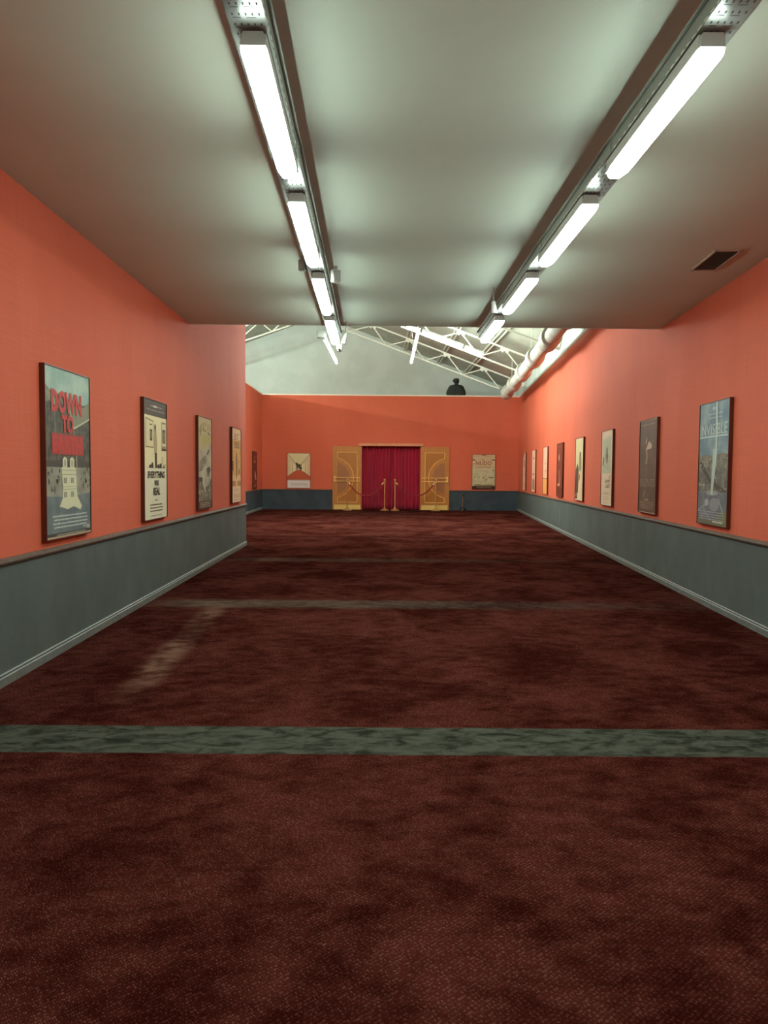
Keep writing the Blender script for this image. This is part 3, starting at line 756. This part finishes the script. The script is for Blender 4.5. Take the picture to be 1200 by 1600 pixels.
a = Art(22)   # dark brown SIX LETTERS style title
a.rect(0, 0, 1, 1, noisy('print_umber', (92, 62, 40), (110, 76, 52), 4), 0)
a.small(.08, .945, .92, 1, (172, 140, 116), h=.012, l=3)
a.poly([(.33, .75), (.4, .82), (.45, .80), (.42, .74)], (164, 128, 104), 2)
a.poly([(.38, .68), (.55, .77), (.72, .73), (.7, .69), (.5, .68)], (206, 172, 148), 3); a.poly([(.36, .69), (.46, .68), (.5, .6), (.46, .52), (.36, .53), (.4, .6)], (160, 124, 98), 2); a.line(.7, .68, .68, .5, .012, (134, 100, 76), 2)
a.text('SILENTS', .06, .285, .92, .365, (150, 116, 92), 3, .0)
a.line(.28, .17, .36, .235, .016, (170, 138, 116), 3)
a.rect(.36, .135, .6, .147, (176, 146, 124), 3); a.small(.06, .115, .9, 5, (160, 130, 106), .018, .008, 3)
a.rect(0, 0, 1, .008, (190, 160, 136), 3); a.rect(0, .99, 1, 1, (170, 136, 110), 3)
(l, r) = on_right(9.05)
poster(a, 'dark brown poster with a faint pale figure, second from the camera on the right wall', l, r)

a = Art(23)   # cream poster, grey-green picture, right-aligned title
a.rect(0, 0, 1, 1, (234, 208, 178), 0)
a.rect(.1, .43, .86, .90, noisy('print_pale_green_picture', (190, 190, 160), (202, 200, 172), 5), 1); a.poly([(.1, .86), (.86, .90), (.86, .93), (.1, .90)], (206, 200, 168), 2)
a.poly([(.42, .74), (.5, .77), (.58, .75), (.6, .66), (.62, .58), (.5, .55), (.38, .62), (.36, .68)], (144, 138, 114), 2); a.ell(.5, .76, .05, .025, (104, 104, 84), 3); a.ell(.56, .66, .07, .04, (110, 106, 84), 3)
a.poly([(.12, .56), (.2, .66), (.26, .62), (.16, .52)], (84, 84, 66), 3); a.specks(.14, .45, .8, .6, 16, .06, .012, [(176, 184, 158), (168, 164, 138)], 2)
TI = (104, 96, 70)
a.text('A', .72, .36, .83, .40, TI, 3, .02); a.text('QUIET', .38, .295, .84, .345, TI, 3, .03); a.text('LADY', .44, .235, .84, .285, TI, 3, .03)
a.small(.26, .165, .75, 1, (130, 120, 96), l=3); a.small(.14, .147, .88, 1, (150, 136, 110), l=3); a.small(.2, .11, .8, 3, (196, 176, 148), .018, .008, 3); a.small(.2, .03, .82, 1, (190, 160, 136), l=3)
(l, r) = on_right(11.41)
poster(a, 'cream poster with a grey-green picture over a three-line black title on the right wall', l, r)

a = Art(24)   # cream with tall figure and dark robe
a.rect(0, 0, 1, 1, (238, 206, 166), 0); a.rect(.06, .04, .94, .97, (224, 208, 160), 1)
a.poly([(.0, .12), (.04, .5), (.3, .6), (.44, .5), (.46, .12)], (96, 64, 44), 2)
a.poly([(.5, .72), (.6, .78), (.7, .75), (.76, .66), (.76, .4), (.56, .36), (.5, .5)], (140, 120, 84), 3); a.ell(.62, .745, .09, .035, (96, 84, 54), 4)
a.poly([(.5, .45), (.62, .5), (.76, .44), (.84, .2), (.8, .02), (.4, .02), (.42, .2)], (240, 208, 168), 4); a.poly([(.5, .36), (.6, .44), (.64, .4), (.56, .3)], (84, 62, 42), 5)
a.rect(0, .02, .32, .12, (112, 78, 56), 3); a.small(.04, .1, .34, 3, (206, 176, 148), .02, .008, 5)
(l, r) = on_right(13.78)
poster(a, 'cream poster on the right wall with a dark robed shape beside a standing figure', l, r)

a = Art(25)   # dark red-brown
a.rect(0, 0, 1, 1, noisy('print_oxblood', (112, 44, 22), (124, 52, 28), 5), 0)
a.poly([(.25, .72), (.35, .82), (.45, .74), (.38, .66)], (214, 162, 132), 2); a.rect(.3, .4, .5, .5, (160, 92, 66), 2)
a.poly([(.2, .2), (.55, .2), (.6, .38), (.5, .4), (.45, .26), (.2, .25)], (190, 128, 104), 3); a.rect(.1, .205, .55, .235, (214, 156, 132), 4)
a.small(.06, .16, .9, 5, (84, 36, 22), .03, .014, 3); a.small(.08, .94, .86, 1, (170, 96, 74), l=3)
(l, r) = on_right(16.13)
poster(a, 'dark red-brown poster on the right wall, halfway along the row', l, r)

a = Art(26)   # pink upper, ochre lower
a.rect(0, 0, 1, 1, noisy('print_pink', (244, 186, 158), (230, 170, 140), 4), 0)
a.rect(0, 0, 1, .33, noisy('print_orange_ochre', (222, 146, 78), (232, 158, 92), 4), 1); a.poly([(0, .35), (.6, .33), (1, .35), (1, .33), (.6, .315), (0, .335)], (84, 48, 30), 3)
a.line(.4, .64, .7, .66, .02, (150, 96, 74), 2); a.line(.5, .45, .8, .5, .03, (190, 128, 104), 2); a.ell(.6, .5, .2, .03, (210, 146, 120), 2)
(l, r) = on_right(18.47)
poster(a, 'poster on the right wall split into pink above and orange ochre below', l, r)

a = Art(27)   # pale pink, black motifs
a.rect(0, 0, 1, 1, (244, 188, 160), 0)
a.ell(.5, .81, .18, .022, (126, 84, 68), 2); a.ell(.5, .67, .04, .012, (170, 120, 100), 2); a.ell(.45, .43, .18, .022, (104, 64, 50), 2)
a.poly([(.25, .06), (.25, .26), (.4, .33), (.5, .33), (.7, .26), (.75, .06)], (136, 96, 76), 2); a.ell(.45, .28, .2, .03, (104, 68, 52), 3)
(l, r) = on_right(20.85)
poster(a, 'pale pink poster with small dark motifs, second from the far end of the right wall', l, r)

a = Art(28)   # cream pink figure
a.rect(0, 0, 1, 1, (240, 190, 158), 0)
a.specks(.1, .05, .9, .8, 40, .1, .02, [(206, 150, 124), (224, 172, 142), (188, 138, 110)], 2); a.poly([(0, .85), (0, 1), (.5, 1), (.3, .92)], (200, 104, 74), 2); a.rect(.4, .62, .75, .8, (190, 134, 106), 3)
(l, r) = on_right(23.26)
poster(a, 'mottled pinkish cream poster at the far end of the right wall beside the corner', l, r)

# ------------------------------------------------------------------ door leaves, curtain, ropes
def door_leaf(x0, sgn, name):
    """x0 = outer edge of the open leaf; sgn = +1 when the leaf runs to +x from there"""
    t = bpy.data.objects.new(name, None); COL.objects.link(t); t['kind'] = 'structure'
    t.location = (x0, YF, slope(YF)+.004)
    W, Hh, k = 1.0, 2.185, 1/535
    def X(u): return sgn*(u-65)*k
    def Z(v_): return (1320-v_)*1.838e-3
    F = -.075; kz = 1.838e-3
    # body with a real half-round recess: stiles and rails in front of a back panel
    bm = B(); a_, b_ = sorted((0, sgn*W)); box(bm, a_, b_, -.05, -.008, 0, Hh); obj('panel', bm, PLY, t)
    # half round opening outline
    n = 26; inner = []
    for i in range(n+1):
        th = -math.acos(86/306) + 2*math.acos(86/306)*i/n
        inner.append((69+306*cos(th), 722-306*sin(th)))
    def face(pts, y, m, nm, th=.004):
        bm = B(); prism(bm, [(X(u), Z(v_)) for u, v_ in pts], y-th, y); return obj(nm, bm, m, t)
    pane = face(inner, -.052, SMOKE, 'window_panel', .003)
    # frame ring around the half round
    bm = B()
    out = []
    for i in range(n+1):
        th = -math.acos(86/318) + 2*math.acos(86/318)*i/n
        out.append((69+330*cos(th), 722-330*sin(th)))
    for i in range(n):
        q = [inner[i], inner[i+1], out[i+1], out[i]]; prism(bm, [(X(u), Z(v_)) for u, v_ in q], -.062, -.05)
    obj('window_frame', bm, PLY, t)
    # darker inlay field between molding and window
    outer_arc = []
    for i in range(n+1):
        th = math.acos(86/381)*(1-2*i/n); outer_arc.append((69+381*cos(th), 722-381*sin(th)))
    fld = [(155, 245), (517, 245), (517, 1180), (155, 1180)] + outer_arc[::-1]
    face(fld, -.0505, PLYD, 'inlay', .0025)
    path = [(155, 350), (155, 245), (517, 245), (517, 1180), (155, 1180), (155, 1094)] + outer_arc[::-1][1:-1] + [(155, 350)]
    bm = B(); P3 = [Vector((X(u), -.056, Z(v_))) for u, v_ in path]
    for p, q in zip(P3, P3[1:]): tube(bm, [p, q], .0115, 6)
    obj('molding', bm, STRIP, t)
    for v_ in (720, 787):
        bm = B(); tube(bm, [(X(100), -.085, Z(v_)), (X(572), -.085, Z(v_))], .0125, 10)
        for u in (110, 560): tube(bm, [(X(u), -.05, Z(v_)), (X(u), -.085, Z(v_))], .009, 8)
        obj('push_bar', bm, STRIP, t, True)
    bm = B(); a_, b_ = sorted((X(92), X(578))); box(bm, a_, b_, -.056, -.05, Z(1318), Z(1228)); obj('kick_plate', bm, BRASSK, t)
    bm = B(); a_, b_ = sorted((X(88), X(122)))
    box(bm, a_, b_, -.06, -.05, Z(800), Z(690))
    obj('lock_plate', bm, BRASSK if sgn < 0 else BRASS, t)
    bm = B(); tube(bm, [(X(105), -.05, Z(742)), (X(105), -.095, Z(742)), (X(105), -.11, Z(742))], [.012, .02, .016], 12); obj('door_knob', bm, BRASS, t, True)
    return t
door_leaf(-1.37, 1, 'door_1'); door_leaf(2.66, -1, 'door_2')

def curtain(x0, x1, label, ph, seed):
    t = thing('velvet_curtain', label, 'curtain', ((x0+x1)/2, YF+.2, 0), 0, 'crimson curtains in the doorway')
    rr = random.Random(seed); nx, nz = 150, 14; z0, z1 = slope(YF)+.015, 2.5
    fr = [rr.uniform(16, 24) for _ in range(3)]; hw = (x1-x0)/2
    bm = B(); rows = []
    for j in range(nz+1):
        z = z0+(z1-z0)*j/nz; row = []; sp = 1+.25*(1-j/nz)
        for i in range(nx+1):
            x = -hw+2*hw*i/nx
            s_ = sin(x*2*pi*fr[0]/2.6+ph+.4*sin(x*7)) + .45*sin(x*2*pi*fr[1]/1.4+1.7*ph) + .2*sin(x*fr[2]*4+z*1.1)
            row.append(bm.verts.new((x, -.042*sp*s_, z)))
        rows.append(row)
    for j in range(nz):
        for i in range(nx): bm.faces.new([rows[j][i], rows[j][i+1], rows[j+1][i+1], rows[j+1][i]])
    o = obj('cloth', bm, VELVET, t, True)
    md = o.modifiers.new('thickness', 'SOLIDIFY'); md.thickness = .006
    bm = B()
    tube(bm, [(-hw-.0, 0, 2.51), (hw+.0, 0, 2.51)], .014, 8); obj('rail', bm, BRASS, t, True)
curtain(-.40, .64, 'pleated crimson velvet curtain filling the left half of the doorway', .3, 2)
curtain(.65, 1.69, 'pleated crimson velvet curtain filling the right half of the doorway', 1.9, 5)

def stanchion(x, y, label):
    z = slope(y)
    t = thing('rope_stanchion', label, 'stanchion', (x, y, z), 0, 'brass rope posts before the curtain')
    bm = B(); lathe(bm, [(.15, 0), (.152, .012), (.14, .03), (.09, .055), (.045, .075), (.028, .10), (.026, .11)], 28); obj('base', bm, BRASS, t, True)
    bm = B(); lathe(bm, [(.021, .10), (.021, .93)], 16); obj('pole', bm, BRASS, t, True)
    bm = B(); lathe(bm, [(.021, .93), (.034, .935), (.036, .965), (.024, .98), (.016, .99), (.02, 1.0), (.034, 1.015), (.04, 1.04), (.034, 1.065), (.016, 1.082), (.003, 1.086)], 20); obj('finial', bm, BRASS, t, True)
    return t
SX = [(-.845, 25.35), (.42, 25.35), (.77, 25.35), (2.165, 25.35)]
SL = ['in front of the left door leaf', 'left of the gap in the middle of the curtain', 'right of the gap in the middle of the curtain', 'in front of the right door leaf']
for (x, y), l in zip(SX, SL): stanchion(x, y, 'brass stanchion with domed base, '+l)
def rope(p, q, label):
    t = thing('barrier_rope', label, 'rope', ((p[0]+q[0])/2, p[1], slope(p[1])), 0, 'maroon ropes slung between the posts')
    h = (q[0]-p[0])/2-.035; n = 24; pts = []
    for i in range(n+1):
        u = -1+2*i/n; pts.append((u*h, 0, .955-.46*(1-abs(u)**2.1)))
    bm = B(); tube(bm, pts, .024, 10); obj('cord', bm, ROPE, t, True)
    for s_, i0, i1 in ((-1, 0, 2), (1, n, n-2)):
        a_, b_ = Vector(pts[i0]), Vector(pts[i1]); d = (b_-a_).normalized()
        bm = B(); tube(bm, [a_-d*.01, a_+d*.10], .031, 12); obj('end_cap', bm, BRASS, t, True)
rope(SX[0], SX[1], 'maroon barrier rope hanging in front of the left curtain half')
rope(SX[2], SX[3], 'maroon barrier rope hanging in front of the right curtain half')

# short dark post right of the doorway
t = thing('floor_ashtray', 'short dark metal post with round base standing by the grey dado right of the doorway', 'ashtray stand', (3.1, 25.45, slope(25.45)))
bm = B(); lathe(bm, [(.125, 0), (.13, .03), (.11, .09), (.06, .12), (.03, .14)], 24); obj('base', bm, BLACK, t, True)
bm = B(); lathe(bm, [(.024, .13), (.018, .2), (.018, .50)], 16); obj('pole', bm, CHROME, t, True)
bm = B(); lathe(bm, [(.02, .49), (.06, .505), (.07, .53), (.07, .545), (.03, .55)], 20); obj('tray', bm, CHROME, t, True)
bm = B(); tube(bm, [(-.06, 0, .55), (-.05, 0, .62), (.05, 0, .62), (.06, 0, .55)], .009, 8); obj('handle', bm, BLACK, t, True)

# dark head-and-shoulders figure on top of the far wall
t = thing('bust_figure', 'dark charcoal head-and-shoulders bust standing on top of the far red wall', 'bust', (2.865, YF+.06, ZW+.045))
secs = [(.0, .325, .15, 0), (.03, .335, .16, 0), (.10, .338, .17, 0), (.18, .315, .17, .005), (.26, .275, .165, .008), (.315, .245, .15, .008), (.345, .20, .13, .008), (.362, .13, .105, .01),
        (.375, .075, .085, .012), (.40, .066, .08, .014), (.42, .07, .085, .014)]
bm = B(); rings = []
for z, rx, ry, cx in secs:
    rings.append([bm.verts.new((cx+rx*math.copysign(abs(cos(2*pi*k/28))**.8, cos(2*pi*k/28)), ry*sin(2*pi*k/28), z)) for k in range(28)])
for a_, b_ in zip(rings, rings[1:]):
    for k in range(28): bm.faces.new([a_[k], a_[(k+1) % 28], b_[(k+1) % 28], b_[k]])
bm.faces.new(rings[0][::-1]); bm.faces.new(rings[-1]); obj('torso', bm, BUSTM, t, True)
bm = B(); rings = []
for z, rx, ry, cx in ((.40, .055, .06, .02), (.42, .075, .085, .01), (.45, .095, .10, .008), (.48, .106, .11, .004), (.51, .11, .115, .0), (.54, .108, .112, .004), (.565, .095, .10, .008), (.582, .07, .075, .01), (.592, .03, .035, .01)):
    rings.append([bm.verts.new((cx+rx*cos(2*pi*k/24), ry*sin(2*pi*k/24), z)) for k in range(24)])
for a_, b_ in zip(rings, rings[1:]):
    for k in range(24): bm.faces.new([a_[k], a_[(k+1) % 24], b_[(k+1) % 24], b_[k]])
bm.faces.new(rings[0][::-1]); bm.faces.new(rings[-1]); head = obj('head', bm, BUSTM, t, True)
bm = B(); prism(bm, [(-.095, .47), (-.132, .49), (-.128, .505), (-.1, .53)], -.02, .02); obj('nose', bm, BUSTM, head)
for s_ in (-1, 1):
    bm = B(); lathe(bm, [(.01, .475), (.022, .485), (.025, .505), (.02, .525), (.008, .535)], 10, .01, s_*.112, sy=.4); obj('ear', bm, BUSTM, head, True)
